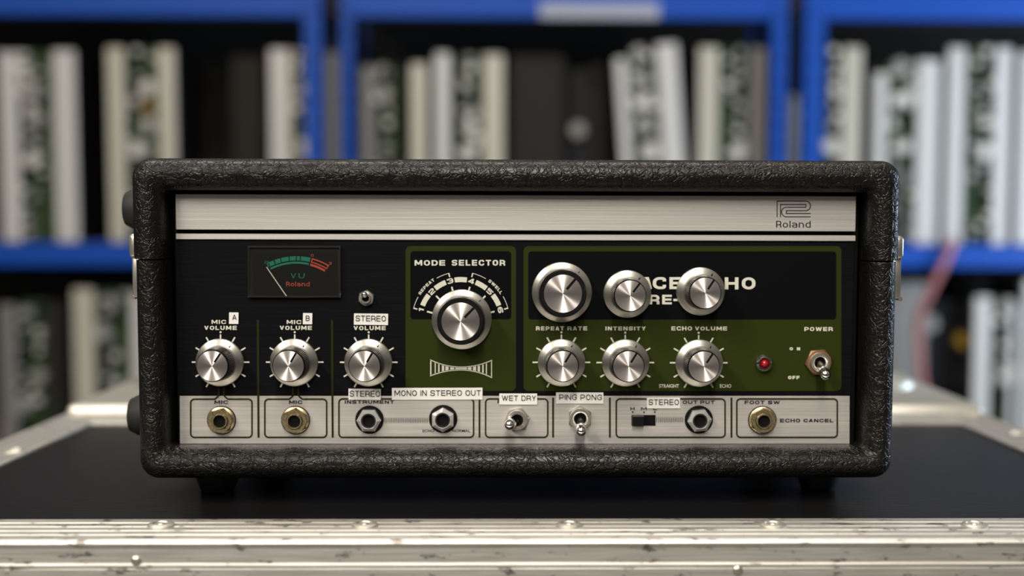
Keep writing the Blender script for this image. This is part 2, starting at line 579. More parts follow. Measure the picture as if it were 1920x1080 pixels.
def trim(name, prof, path_fn, label=None):
    """prof: (s inward from the outer edge, z); path_fn(s) -> two end points"""
    bm = bmesh.new()
    A, B = [], []
    for s, z in prof:
        p, q = path_fn(s)
        A.append(bm.verts.new((p[0], p[1], z))); B.append(bm.verts.new((q[0], q[1], z)))
    for i in range(len(prof)):
        j = (i + 1) % len(prof)
        bm.faces.new((A[i], A[j], B[j], B[i]))
    bm.faces.new(A); bm.faces.new(list(reversed(B)))
    return obj(name, bm, M['alu'], case, W(case), label=label)


def trimprof(wd):
    pr = [(wd, -.006), (wd, .0012), (wd - .0006, .0017)]
    k = 5
    a0, a1 = wd - .002, .0062
    for i in range(k):                       # shallow grooves along the top
        s0 = a0 + (a1 - a0) * i / k
        s1 = a0 + (a1 - a0) * (i + 1) / k
        d = s0 - s1
        pr += [(s0, .0017), (s0 - d * .62, .0017), (s0 - d * .72, .0011), (s0 - d * .92, .0011)]
    pr += [(.0060, .0017), (.0050, .0026), (.0036, .0031), (.0018, .0030), (.0006, .0024), (0, .0012), (.0006, -.0004), (.0012, -.0012),
           (.0012, -.0080), (.0016, -.0084), (.0006, -.0094), (.0006, -.0102), (.0016, -.0112), (.0012, -.0116), (.0012, -.036), (.004, -.036), (.004, -.006)]
    return pr


trim('edge_trim', trimprof(TW), lambda s: ((XLO + s, yo + s), (XRO - s, yo + s)))
def sl(s):                                   # mitre into the front trim, run straight to the rear
    return ((XLO + s, yo + s * TW / xo), (XLO + s, YRO))
def sr(s):
    return ((XRO - s, yo + s * TW / xo), (XRO - s, YRO))
trim('edge_trim', trimprof(xo), sl)
trim('edge_trim', trimprof(xo), sr)
RW = UZ(960, 766, 0).y - YR
bm = bmesh.new(); box(bm, XL - .001, XR + .001, YR, YR + RW, -.006, .0022, .0006)
obj('rear_trim', bm, M['alu'], case, W(case))
bm = bmesh.new(); box(bm, XL - .001, XR + .001, YR + RW + .001, YRO, -.006, .006, .003)
obj('hinge_strip', bm, M['dull_alu'], case, W(case))
for sx in (0, 1):                            # rounded steel corners at the rear
    xa, xb = (XLO - .003, XL + .055) if sx == 0 else (XR - .055, XRO + .003)
    bm = bmesh.new(); box(bm, xa, xb, YR + RW * .55, YRO + .004, -.03, .0085, .006, 4)
    c_ = obj('corner_bracket', bm, M['steel'], case, W(case), True)
    xc = XLO + .052 if sx == 0 else XRO - .052
    bm = bmesh.new()
    lathe(bm, [(.038, .006), (.037, .012), (.031, .018), (.02, .0215), (.004, .0225)], 32, 'z', (xc, YRO - .04, 0))
    obj('ball', bm, M['steel'], c_, (0, 0, 0), True)
    for dx, dy in ((-.03, -.14), (.03, -.14), (-.035, -.115)):
        bm = bmesh.new(); lathe(bm, [(.006, .002), (.0055, .0035), (.003, .0045), (.001, .0047)], 16, 'z', (xc + dx * (1 if sx == 0 else -1) + (.02 if sx == 0 else -.02), YRO + dy, .0015))
        obj('rivet', bm, M['steel'], case, W(case), True)


def rivet(p, R=0.0068, axis='z'):
    bm = bmesh.new()
    if axis == 'z':
        lathe(bm, [(R, -.0005), (R, .0006), (R * .9, .0012), (R * .62, .0015), (R * .55, .0008), (R * .3, .0007), (R * .26, .0014), (R * .1, .0016)], 28, 'z', p)
    else:
        lathe(bm, [(R, .0005), (R, -.0006), (R * .8, -.0012), (R * .3, -.0015)], 24, 'y', p)
    obj('rivet', bm, M['steel'] if axis == 'z' else M['nickel'], case, W(case), True)


for px in (302, 684, 1067, 1449, 1827):
    p = UZ(px, 985.5, .0017); rivet((p.x, p.y, .0017))
for px, py in ((255, 1051), (1383, 1069)):
    p = UY(px, py, yo + .0012); rivet((p.x, yo + .0012, p.z), .0024, 'y')
for px, py in ((28, 846), (1905, 812)):
    p = UZ(px, py, .0017); rivet((p.x, p.y, .0017), .007)

# ------------------------------------------------------------------ the tape echo unit
unit = root('tape_echo_unit', (0, 0.13, 0), 'black vinyl-covered tape echo unit with silver and olive control panel standing on the flight case', 'tape echo')
UW = W(unit)
ZT = UY(960, 298.5, 0.007).z
ZB = UY(960, 897.5, 0.007).z
ZS = UY(290, 487, 0.0).z
IX0, IX1 = P(330, 600).x - .0026, P(1604, 600).x + .0026
IZ0, IZ1 = P(960, 832.5).z, P(960, 359).z
DEP = 0.262


def rr_at(t, grow):
    """rounded rectangle between the outer outline (t=0) and the opening (t=1)"""
    x0 = -.2068 - grow + (IX0 + .2068 + grow) * t
    x1 = .2068 + grow + (IX1 - .2068 - grow) * t
    z0 = ZB + (IZ0 - ZB) * t
    z1 = ZT + (IZ1 - ZT) * t
    r = .0105 * (1 - t) + .0022 * t
    return x0, x1, z0, z1, r


def shell(name, upper, grow):
    prof = [(0, DEP), (0, .011)]
    for k in range(1, 11):
        a_ = k / 10 * PI / 2
        prof.append((.52 * (1 - math.cos(a_)), .011 * (1 - math.sin(a_))))
    for k in range(1, 11):
        a_ = k / 10 * PI / 2
        prof.append((.52 + .48 * math.sin(a_), .010 * (1 - math.cos(a_))))
    prof += [(1, REC + .004)]
    bm = bmesh.new()
    rows = []
    for t, y in prof:
        x0, x1, z0, z1, r = rr_at(t, grow)
        pts = []
        def arc(cx, cz, a0):
            for k in range(9):
                a_ = a0 + k / 8 * PI / 2
                pts.append((cx + r * math.cos(a_), cz + r * math.sin(a_)))
        if upper:
            zs = ZS + .0004
            pts.append((x1, zs)); arc(x1 - r, z1 - r, 0); arc(x0 + r, z1 - r, PI / 2); pts.append((x0, zs))
        else:
            zs = ZS - .0004
            pts.append((x0, zs)); arc(x0 + r, z0 + r, PI); arc(x1 - r, z0 + r, 1.5 * PI); pts.append((x1, zs))
        rows.append([bm.verts.new((x, y, z)) for x, z in pts])
    for a_, b_ in zip(rows, rows[1:]):
        for i in range(len(a_) - 1):
            bm.faces.new((a_[i], a_[i + 1], b_[i + 1], b_[i]))
    for i in (0, -1):                       # the cut ends at the seam
        bm.faces.new([r_[i] for r_ in rows])
    return obj(name, bm, M['vinyl'], unit, UW, True)


cover = shell('upper_cover', True, .0009)
lower = shell('lower_case', False, -.0003)
bm = bmesh.new(); box(bm, -.206, .206, DEP - .012, DEP - .002, ZB + .002, ZT - .002)
obj('back_panel', bm, M['rubber'], unit, UW)
bm = bmesh.new(); box(bm, -.19, .19, REC + .006, REC + .03, IZ0 - .004, IZ1 + .004)
obj('inner_baffle', bm, M['dark'], unit, UW)

# feet
for px, y in ((0, .05), (1, .05), (0, .22), (1, .22)):
    x = UY(397 if px == 0 else 1546, 915, .035).x
    bm = bmesh.new()
    lathe(bm, [(.0095, 0), (.0100, .001), (.0145, ZB - .001), (.0145, ZB + .003)], 32, 'z', (x, y, 0))
    obj('foot', bm, M['foot'], unit, UW, True)

# side bumpers and latches
for sx, pys in ((-1, (392, 778)),):
    for py in pys:
        y = .055
        z = UY(250, py, y).z
        bm = bmesh.new()
        x0_ = -.2065
        ext = UY(233 if py < 500 else 242, py, y).x - x0_
        lathe(bm, [(.0125, .003), (.0125, 0), (.0118, ext * .7), (.0095, ext * .93), (.005, ext)], 32, 'x', (x0_, y, z))
        obj('bumper', bm, M['foot'], unit, UW, True)
for sx in (-1, 1):
    y = .028
    xs = sx * .2072
    zt, zm, zb = (UY(0, 437, y).z, UY(0, 486, y).z, UY(0, 556, y).z)
    xp = UY(1684.5 if sx > 0 else 251.5, 460, y).x
    xe = UY(1681.0 if sx > 0 else 256.5, 520, y).x
    bm = bmesh.new()
    box(bm, min(xs, xp), max(xs, xp), y - .012, y + .012, zm + .001, zt, .0025, 3)
    l_ = obj('latch', bm, M['nickel'], unit, UW, True, 'nickel case latch')
    bm = bmesh.new()
    box(bm, min(xs, xe), max(xs, xe), y - .009, y + .009, zb, zm + .003, .001, 2)
    xk = xe - sx * .0002
    tube(bm, [(xk, y - .009, zb), (xk, y + .009, zb)], .0012, 10)
    obj('latch_lever', bm, M['nickel'], l_, (0, 0, 0), True)
bm = bmesh.new()
box(bm, -.2055, IX0 - .001, .0125, DEP - .014, ZS - .003, ZS + .003)
box(bm, IX1 + .001, .2055, .0125, DEP - .014, ZS - .003, ZS + .003)
obj('seam_shade_bar', bm, M['dark'], unit, UW)  # added dark bars that stand in for the shade inside the seam

# panel plates
def plate(name, x0, y0, x1, y1, y_front, m, th=.002, label=None):
    a_ = P(x0, (y0 + y1) / 2); b_ = P(x1, (y0 + y1) / 2)
    t_ = P((x0 + x1) / 2, y0); u_ = P((x0 + x1) / 2, y1)
    bm = bmesh.new(); box(bm, a_.x, b_.x, y_front, y_front + th, u_.z, t_.z, .0003, 1)
    return obj(name, bm, m, unit, UW, label=label)


PANEL = plate('control_panel', 333, 452, 1598.5, 832, REC, M['black'], .002, 'black brushed control panel')
plate('upper_strip', 330, 365.5, 1604, 432.2, REC - .0012, M['silver'], .004, 'wide brushed silver strip')
plate('narrow_strip', 330.5, 439.7, 1603.5, 450.6, REC - .0012, M['silver'], .004, 'narrow brushed silver strip')


def printed(name, qs, up, m, parent=None, label=None):
    bm = bmesh.new(); pxpoly(bm, qs, up)
    return obj(name, bm, m, parent or PANEL, (0, 0, 0), label=label)


a_ = P(336.6, 742.5, LV); b_ = P(1593, 742.5, LV); zl = P(960, 832).z
printed('silver_band', [[(337, 742.3), (1593, 742.3), (1592.6, 831.8), (337.6, 831.8)]], LV, M['silver'], label='brushed silver lower band')
printed('olive_field', [rrect(760.5, 461.5, 967.5, 733, 9)], LV, M['olive'])
printed('black_field', [rrect(769.5, 471, 958.5, 598.5, 6)], 2 * LV, M['ink_black'])
printed('olive_field', [rrect(981.5, 461.5, 1577.5, 733, 9)], LV, M['olive'])
printed('black_field', [rrect(990.5, 471.5, 1568, 599, 6)], 2 * LV, M['ink_black'])

# ruled lines
qs = []
for x in (484, 623):
    printed('ruled_line', ribbon([(x - .5, 600), (x + .7, 820.5)], 4), 3 * LV, M['olive_line'])
for x in (899, 1037, 1143.5, 1371.5):
    printed('ruled_line', ribbon([(x, 745.5), (x, 820.5)], 3.6), 3 * LV, M['olive_line'])
for x0, x1 in ((357.5, 472.5), (496.5, 612.5)):
    c_ = (x0 + x1) / 2
    pts = [(c_ - 5, 722), (c_ - 5, 742, 5), (c_ - 12, 748.5, 5), (x0, 748.5, 7), (x0, 820, 7), (x1, 820, 7), (x1, 748.5, 7), (c_ + 12, 748.5, 5), (c_ + 5, 742, 5), (c_ + 5, 722)]
    printed('ruled_frame', ribbon(fillet(pts, False), 3), 3 * LV, M['olive_line'])
for x0, x1 in ((635.5, 888), (910.5, 1027), (1155.5, 1359.5), (1381.5, 1570)):
    printed('ruled_frame', ribbon(rrect(x0, 748, x1, 820, 7), 3, True), 3 * LV, M['olive_line'])
qs = []
for i in range(26):
    x = 721.5 + i * 3.2
    qs += ribbon([(x, 783), (x, 793)], 1.0)
for i in range(15):
    x = 1231.5 + i * 3.45
    qs += ribbon([(x, 782.5), (x, 792)], 1.1)
printed('hatching', qs, 3 * LV, M['ink'])


XS = 1.38                        # horizontal stretch: uprights are heavier than crossbars
def word(text, rect, m='cream', up=3 * LV, kind='wide', t=.215, wide=1.0, tilt=0.0, parent=None, gap=.2):
    bm = bmesh.new()
    if kind == 'wide':
        h = rect[3] - rect[1]
        w_px = rect[2] - rect[0]
        q0, w0 = letters(text, wide, t, gap)
        for _ in range(3):                  # choose the letter width so that strokes keep their weight
            wide = wide * (w_px / h / XS) / w0
            q0, w0 = letters(text, wide, t, gap)
    else:
        q0 = fontquads(text, .0 if kind == 'thin' else .012)
    fit(bm, q0, rect, up, tilt)
    return obj('lettering', bm, M[m], parent or PANEL, (0, 0, 0))


word('MIC', (396.6, 599.6, 423.8, 607.4)); word('VOLUME', (383, 610.6, 444, 618.6))
word('MIC', (537.5, 599.8, 564.8, 607.6)); word('VOLUME', (524.5, 610.6, 584.8, 618.6))
word('VOLUME', (663, 611, 723.3, 619))
word('MODE', (777.3, 487.3, 834.7, 498)); word('SELECTOR', (847, 487.3, 947.2, 498))
word('REPEAT', (1005, 612, 1057.5, 619.6)); word('RATE', (1064, 612, 1101, 619.6))
word('INTENSITY', (1135.2, 612, 1210.7, 619.6))
word('ECHO', (1258.8, 612, 1297.5, 619.6)); word('VOLUME', (1303, 612, 1363.4, 619.6))
word('POWER', (1508.3, 613, 1561.4, 620.8))
word('ON', (1480.6, 651, 1500.3, 657), gap=.9, t=.26); word('OFF', (1477.6, 704.7, 1499.2, 711), t=.26)
word('STRAIGHT', (1235.7, 720.3, 1273, 727), kind='sans'); word('ECHO', (1349.8, 720.3, 1371, 727), kind='sans')
word('SPA', (1147, 519.6, 1222.6, 542)); word('CE', (1223.9, 519.6, 1279, 542)); word('ECHO', (1296.5, 520, 1416.5, 542.6))
word('RE', (1217.5, 552.7, 1259.6, 570.6)); word('-', (1262.5, 560.3, 1272, 564.6)); word('201', (1277, 552.8, 1335, 570.8))
word('MIC', (401.9, 750.6, 427.2, 757.4), 'ink'); word('MIC', (541.9, 750.6, 566.4, 757.4), 'ink')
word('INSTRUMENT', (646.6, 750.4, 738.8, 757.2), 'ink')
word('ECHO', (792.3, 805.2, 814, 810.4), 'ink', kind='sans'); word('NORMAL', (848, 805.2, 881.6, 810.4), 'ink', kind='sans')
word('F', (932.8, 750, 939.5, 756.4), 'ink')
word('H', (1182, 763.5, 1190, 769.2), 'ink'); word('M', (1201.9, 763.5, 1212.7, 769.2), 'ink'); word('L', (1225, 763.2, 1231.8, 769), 'ink')
word('OUT', (1280, 751, 1307.9, 757.4), 'ink'); word('PUT', (1312.9, 751, 1339.9, 757.4), 'ink')
word('FOOT', (1396.2, 751.2, 1433.5, 757.8), 'ink'); word('SW', (1439.8, 751.2, 1462.2, 757.8), 'ink')
word('ECHO', (1462.5, 785.2, 1500.2, 792), 'ink'); word('CANCEL', (1506.5, 785.2, 1562.5, 792), 'ink')
qs = []
for x, y in ((1186.2, 772.6), (1207.5, 773), (1227.9, 772.7)):
    qs += ribbon([(x - 1.4, y), (x + 1.4, y)], 2.8)
printed('dot', qs, 3 * LV, M['ink'])

# badge on the upper strip
STRIP_UP = .0012 + LV
def bz(x, y):
    return (1380 + x / 4.5, 280 + y / 4.5)
def semi(cx, cy, r, a0, a1, n=12):
    return [(cx + r * math.cos(a0 + (a1 - a0) * k / n), cy + r * math.sin(a0 + (a1 - a0) * k / n)) for k in range(n + 1)]
l1 = [(347, 572), (347, 437), (588, 437)] + semi(588, 477.5, 40.5, -PI / 2, PI / 2)[1:] + [(425, 518), (425, 541), (630, 541)]
l2 = [(376, 572), (376, 466), (590, 466), (590, 488.5), (425, 488.5)] + semi(425, 529, 40.5, -PI / 2, -1.5 * PI)[1:] + [(630, 569.5)]
qs = ribbon([bz(*p) for p in l1], 1.6) + ribbon([bz(*p) for p in l2], 1.6)
printed('emblem', qs, STRIP_UP, M['ink'])
word('Roland', (1455.2, 414, 1520, 426.8), 'ink', STRIP_UP, t=.12, gap=.16)

# mode selector scale
MC = (863.9, 601)
def pol(r, deg):
    a_ = math.radians(deg)
    return (MC[0] + r * math.sin(a_), MC[1] - r * math.cos(a_))
def arcs(r, a0, a1, t, n=14):
    return ribbon([pol(r, a0 + (a1 - a0) * k / n) for k in range(n + 1)], t)
qs = []
for a_ in (-60, -30, 0, 30, 60):
    qs += arcs(76.8, a_ - 8.6, a_ + 8.6, 9.4)
for a_ in (-75, -45, -15, 15, 45, 75):
    qs += ribbon([pol(53, a_), pol(65.5, a_)], 3)
for sg, a1, a2 in ((-1, 61, 29.5), (1, 60.3, 31)):
    qs += arcs(91.3, sg * 75.3, sg * a1, 1.1) + arcs(91.3, sg * a2, sg * 14.2, 1.1)
    qs += ribbon([pol(84, sg * 75.3), pol(91.8, sg * 75.3)], 2.4) + ribbon([pol(84, sg * 14.2), pol(91.8, sg * 14.2)], 2.4)
printed('mode_scale', qs, 3 * LV, M['cream'])


def arcword(text, r, mid, h, wpx, t=.21, gap=.18):
    wide = 1.0
    for _ in range(4):
        q0, w0 = letters(text, wide, t, gap)
        wide *= (wpx / h / XS) / w0
    out = []
    for q in q0:
        nq = []
        for p in q:
            s = (p.x - w0 / 2) * h * XS
            nq.append(pol(r + (p.y - .5) * h, mid + math.degrees(s / r)))
        out.append(nq)
    return printed('lettering', out, 3 * LV, M['cream'])


for i, ch in enumerate('123456'):
    arcword(ch, 76.8, -75 + 30 * i, 9.6, 5.5 if ch == '1' else 11.5, t=.22)
arcword('REPEAT', 91.8, -45.3, 5.6, 39)
arcword('SWELL', 91.8, 45.8, 5.6, 35)

# bow-tie grille drawing
def bt(x, y):
    return (780 + x / 11.294, 660 + y / 11.294)
yt = lambda x: 318 - (153 if x < 950 else 140) * ((x - 950) / 650) ** 2
yb_ = lambda x: 380 + (127 if x < 950 else 160) * ((x - 950) / 650) ** 2
qs = ribbon([bt(300 + 1312 * k / 24, yt(300 + 1312 * k / 24)) for k in range(25)], 1.5)
qs += ribbon([bt(300 + 1312 * k / 24, yb_(300 + 1312 * k / 24)) for k in range(25)], 1.5)
for x, wd in ((313, 24), (407, 20), (484, 28), (572, 50), (657, 68), (767, 86), (955, 245), (1135, 78), (1240, 68), (1330, 50), (1417, 30), (1490, 22), (1600, 18)):
    g_ = 19
    xa, xb = x - wd / 2, x + wd / 2
    qs.append([bt(xa, yt(xa) + g_), bt(x, yt(x) + g_), bt(xb, yt(xb) + g_), bt(xb, yb_(xb) - g_), bt(x, yb_(x) - g_), bt(xa, yb_(xa) - g_)])
printed('grille_drawing', qs, 3 * LV, M['cream'])

# tick marks round the small knobs
SMALL = [(413.5, 679), (552.6, 679), (691.3, 679.2), (1052.6, 679.4), (1172.4, 679.8), (1310, 680.2)]
for cx, cy in SMALL:
    qs = []
    for k in range(-5, 6):
        a_ = math.radians(30 * k)
        r0, r1 = (44, 54) if k else (44, 52)
        qs += ribbon([(cx + r0 * math.sin(a_), cy - r0 * math.cos(a_)), (cx + r1 * math.sin(a_), cy - r1 * math.cos(a_))], 2.7)
    qs.append([(cx + 2.0 * math.cos(2 * PI * k / 12), cy - 56.2 + 2.0 * math.sin(2 * PI * k / 12)) for k in range(12)])
    printed('tick_mark', qs, 3 * LV, M['cream'])

# stickers
def sticker(rect, text, trect, tilt=0.0, name='label_sticker', skew=0):
    x0, y0, x1, y1 = rect
    q = [[Vector((0, 0)), Vector((1, 0)), Vector((1, 1)), Vector((0, 1))]]
    bm = bmesh.new(); fit(bm, q, rect, .0009, tilt)
    r = bmesh.ops.extrude_face_region(bm, geom=bm.faces[:])
    for e in r['geom']:
        if isinstance(e, bmesh.types.BMVert):
            e.co.y += .0002
    st = obj(name, bm, M['sticker'], unit, UW, label='white sticker reading ' + text)
    bm = bmesh.new(); q0, w0 = letters(text, .72, .125, .17, .34)
    wd_ = .72 * ((trect[2] - trect[0]) / (trect[3] - trect[1])) / w0
    q0, w0 = letters(text, wd_, .125, .17, .34)
    fit(bm, q0, trect, .00125, tilt)
    obj('lettering', bm, M['ink'], st, (0, 0, 0))


sticker((429.4, 585.8, 447, 607.4), 'A', (435.5, 590, 443.3, 599.6), .01)
sticker((568, 587, 585.4, 608), 'B', (573, 591.6, 580.6, 601.4), .02)
sticker((663.6, 588, 727.6, 609.2), 'STEREO', (666.8, 591.8, 723.4, 602.2), .012)
sticker((653.4, 729, 714, 749.6), 'STEREO', (655.6, 732.8, 712.4, 743.6), .008)
sticker((734.8, 727.2, 904.6, 749.4), 'MONO IN STEREO OUT', (739.6, 731.4, 901.4, 742.2), -.003)
sticker((936.2, 737.9, 1007, 758.6), 'WET DRY', (940.8, 741.2, 1004.8, 751.4), .002)
sticker((1042.6, 735.9, 1131.3, 756.8), 'PING PONG', (1048.4, 739.6, 1128.4, 750), .002)
sticker((1213, 745.3, 1275, 765.7), 'STEREO', (1216.2, 748.8, 1272.8, 759.2), 0)

# ------------------------------------------------------------------ knobs
def knob(name, px, py, Rs, Rg, Rc, H, ang, gold=False):
    """skirt radius Rs, grip radius Rg, cap radius Rc, cap height H above the skirt"""
    up = .0036
    c_ = UY(px, py, REC)
    loc = Vector((c_.x, REC, c_.z)) - Vector(unit.location)
    bm = bmesh.new()
    lathe(bm, [(Rs * .5, -.0006), (Rs * .97, -.0006), (Rs, -.0014), (Rs, -.0026), (Rs * .985, -.0031), (Rs * .95, -.0034), (Rg + .0007, -.0043), (Rg * .9, -.0043)], 72)
    k = obj(name, bm, M['knobring'], unit, loc, True, None, 6)
    k.rotation_euler = (0, math.radians(ang), 0)
    y0, y1 = -.0043, -(.0036 + H)
    bm = bmesh.new()
    lathe(bm, [(Rg, y0), (Rg, y0 - .0002), (Rg * .985, y1 + .0016)], 132 if Rg < .01 else 220, knurl=.035 if Rg < .01 else .018)
    lathe(bm, [(Rg * .95, y1 + .0016), (Rg * .955, y1 + .0006), (Rg * .93, y1), (Rc, y1), (Rc, y1 + .0007)], 72, close=False)
    obj('grip', bm, M['rubber'], k, (0, 0, 0), True)
    bm = bmesh.new()
    lathe(bm, [(Rc, y1 + .0006), (Rc, y1 - .0001), (Rc * .985, y1 - .0003), (Rc * .5, y1 - .0003), (Rc * .004, y1 - .0003)], 96)
    cap = obj('cap', bm, M['cap'], k, (0, 0, 0), True, None, 6)
    yp = y1 - .00036
    bm = bmesh.new()
    wl = Rc * .065
    bm.faces.new([bm.verts.new(p) for p in ((-wl, yp, Rc * .30), (wl, yp, Rc * .30), (wl, yp, Rc), (-wl, yp, Rc))])
    obj('pointer_line', bm, M['dark'], k, (0, 0, 0))
    rm = (Rg + .0007 + Rs * .95) / 2
    bm = bmesh.new()
    hh = (Rs * .95 - Rg) * .27
    def sk(r):
        return -.0034 - .0009 * (Rs * .95 - r) / (Rs * .95 - Rg - .0007) - .00006
    bm.faces.new([bm.verts.new(p) for p in ((-hh * .55, sk(rm - hh), rm - hh), (hh * .55, sk(rm - hh), rm - hh), (0, sk(rm + hh), rm + hh))])
    obj('pointer_arrow', bm, M['dark'], k, (0, 0, 0))
    return k


RS, RG, RC = 44.6 * S, .0091, .00828
for (x, y), a_ in zip(SMALL, (34, 31, 31, 31, 31, 33)):
    knob('control_knob', x, y, RS, RG, RC, .0165, a_)
knob('control_knob', 1175.6, 551.0, RS, RG, RC, .0165, 37)
knob('control_knob', 1312.4, 546.0, 45.2 * S, RG, RC, .0165, 33)
knob('large_knob', 1053.3, 547.6, 56 * S, .0131, .0103, .0145, 40)
knob('large_knob', MC[0] + 2.2, MC[1] - 2.5, 56 * S, .0131, .0103, .0145, 44)

# ------------------------------------------------------------------ jacks
def jack(px, py, kind, rot):
    c_ = P(px, py)
    loc = Vector((c_.x, REC, c_.z)) - Vector(unit.location)
    if kind == 'brass':
        bm = bmesh.new()
        lathe(bm, [(.0080, -.0001), (.0080, -.0008), (.0077, -.0011), (.0048, -.0011)], 48, close=False)
        j = obj('jack_socket', bm, M['ink_black'], unit, loc, True, 'jack socket with aged brass nut')
        bm = bmesh.new()
        lathe(bm, [(.0074, -.0011), (.0077, -.0014), (.0076, -.0021), (.0072, -.0024), (.0046, -.0024)], 48, close=False)
        hexnut(bm, .0074, .0020, .0046, rot, c=(0, -.0024, 0))
        obj('nut', bm, M['brass'], j, (0, 0, 0), True)
        hole, h2, mm_ = .0033, .0058, M['brass']
    else:
        bm = bmesh.new()
        lathe(bm, [(.0079, -.0001), (.0079, -.0008), (.0072, -.0016), (.0045, -.0016)], 48, close=False)
        j = obj('jack_socket', bm, M['rubber'], unit, loc, True, 'jack socket with bright chrome nut on black washer')
        bm = bmesh.new()
        hexnut(bm, .0068, .0046, .0042, rot, -1, (0, -.0016, 0))
        obj('nut', bm, M['bright_nut'], j, (0, 0, 0), True, None, 20)
        hole, h2, mm_ = .0032, .0058, M['chrome']
    bm = bmesh.new()
    prof = [(.0044, 0), (.0044, -h2 + .0003), (.0041, -h2), (hole + .0002, -h2), (hole, -h2 + .0003), (hole, -.0004)]
    lathe(bm, prof, 40, close=False)
    obj('bushing', bm, mm_, j, (0, 0, 0), True)
    bm = bmesh.new(); lathe(bm, [(hole + .0001, -.0006), (hole + .0001, -.0040)], 32)
    obj('bore', bm, M['dark'], j, (0, 0, 0))  # dark plug: the shade deep in the socket is put into its colour


jack(415.6, 787.6, 'brass', .25)
jack(554.6, 787.6, 'brass', .1)
jack(1429.0, 787.6, 'brass', .0)
jack(693, 786.6, 'chrome', PI / 6)
jack(831, 785.3, 'chrome', 0)
jack(1310, 786.6, 'chrome', .42)

# ------------------------------------------------------------------ toggle switches
def toggle(px, py, tip, Rn, Rb, nutmat, rot, reach, Rt, label):
    c_ = P(px, py)
    loc = Vector((c_.x, REC, c_.z)) - Vector(unit.location)
    bm = bmesh.new(); hexnut(bm, Rn, .0026, Rb * .96, rot, .0007)
    n_ = obj('toggle_switch', bm, nutmat, unit, loc, True, label)
    bm = bmesh.new()
    lathe(bm, [(Rb, 0), (Rb, -.0048), (Rb * .94, -.0053), (Rb * .72, -.0053), (Rb * .60, -.0046), (Rb * .57, -.002), (Rb * .3, -.0015)], 40, close=False)
    obj('bushing', bm, M['nickel'], n_, (0, 0, 0), True)
    bm = bmesh.new(); lathe(bm, [(Rb * .58, -.0018), (Rb * .58, -.0024)], 32)
    obj('boot', bm, M['dark'], n_, (0, 0, 0))
    t_ = UY(tip[0], tip[1], REC - reach)
    e_ = Vector((t_.x - c_.x, -reach, t_.z - c_.z))
    s_ = Vector((0, -.0015, 0))
    d_ = e_ - s_
    L = d_.length
    u_ = d_ / L
    stops = [(0, .62), (.12, .68), (.3, .70), (.44, .74), (.5, .82), (.74, .98), (.86, 1.0)]
    pts = [s_ + d_ * q for q, _ in stops]
    rad = [Rt * r for _, r in stops]
    e0 = pts[-1]
    for k in range(1, 7):
        a2 = k / 6 * PI / 2
        pts.append(e0 + u_ * (Rt * math.sin(a2))); rad.append(max(Rt * math.cos(a2), Rt * .06))
    bm = bmesh.new(); tube(bm, pts, rad, 20)
    obj('lever', bm, M['chrome'], n_, (0, 0, 0), True)


toggle(969.6, 786.2, (953, 797.6), 24 * S, 19 * S, M['nickel'], .35, .0140, .0030, 'chrome toggle switch under the wet dry sticker')
toggle(1087.2, 783.4, (1090, 811.6), 24 * S, 20 * S, M['nickel'], 0, .0140, .0030, 'chrome toggle switch under the ping pong sticker')
toggle(1534.2, 678.6, (1549.4, 705.6), 26.5 * S, 18.4 * S, M['copper'], .42, .0140, .0030, 'toggle switch with tarnished copper nut')
toggle(687.2, 558.8, (682.6, 551), 15.6 * S, 9.8 * S, M['nickel'], .12, .0085, .0016, 'small toggle switch beside the meter')

# slide switch
a_ = P(1184, 778); b_ = P(1229, 798)
bm = bmesh.new(); box(bm, a_.x, b_.x, REC - .0004, REC + .0002, b_.z, a_.z)
s_ = obj('slide_switch', bm, M['dark'], unit, UW)
b2 = P(1206.5, 798)
bm = bmesh.new(); box(bm, a_.x + .0003, b2.x, REC - .0042, REC - .0003, b_.z + .0002, a_.z - .0002, .0003, 2)
obj('slider', bm, M['rubber'], s_, (0, 0, 0))

# indicator lamp
c_ = P(1431.6, 680.4)
loc = Vector((c_.x, REC, c_.z)) - Vector(unit.location)
bm = bmesh.new(); lathe(bm, [(17.2 * S, 0), (17.2 * S, -.0012), (16 * S, -.0026), (12 * S, -.0036), (9.5 * S, -.0036), (7.2 * S, -.0020)], 40, close=False)
l_ = obj('indicator_lamp', bm, M['chrome'], unit, loc, True)
bm = bmesh.new(); lathe(bm, [(7.4 * S, -.0008), (7.2 * S, -.0030), (5.8 * S, -.0042), (3 * S, -.0048), (.4 * S, -.0050)], 32)
obj('lens', bm, M['red'], l_, (0, 0, 0), True, 'red lens')

# ------------------------------------------------------------------ level meter
a_ = P(466.5, 461.5); b_ = P(639.5, 557.5)
bm = bmesh.new()
box(bm, a_.x, b_.x, REC - .0012, REC, b_.z, a_.z)
vu = obj('level_meter', bm, M['meter'], unit, UW, label='level meter with dark face and clear cover')
MU = .0016
def vz(x, y):
    return (450 + x / 9.0, 450 + y / 9.0)
def varc(r0, r1, a0, a1, n=10):
    f_ = lambda r, d: vz(950 + r * math.sin(math.radians(d)), 1351 - r * math.cos(math.radians(d)))
    out = []
    for k in range(n):
        d0, d1 = a0 + (a1 - a0) * k / n, a0 + (a1 - a0) * (k + 1) / n
        out.append([f_(r1, d0), f_(r1, d1), f_(r0, d1), f_(r0, d0)])
    return out
qs = []
cuts = [-28.3, -26.4, -20.6, -14.4, -6.6, .1, 3.8, 13.4]
for p_, q_ in zip(cuts, cuts[1:]):
    qs += varc(1005, 1078, p_ + .45, q_ - .45, 5)
qs += varc(951, 986, -26.8, 12.6, 24)
printed('green_scale', qs, MU, M['mgreen'], vu)
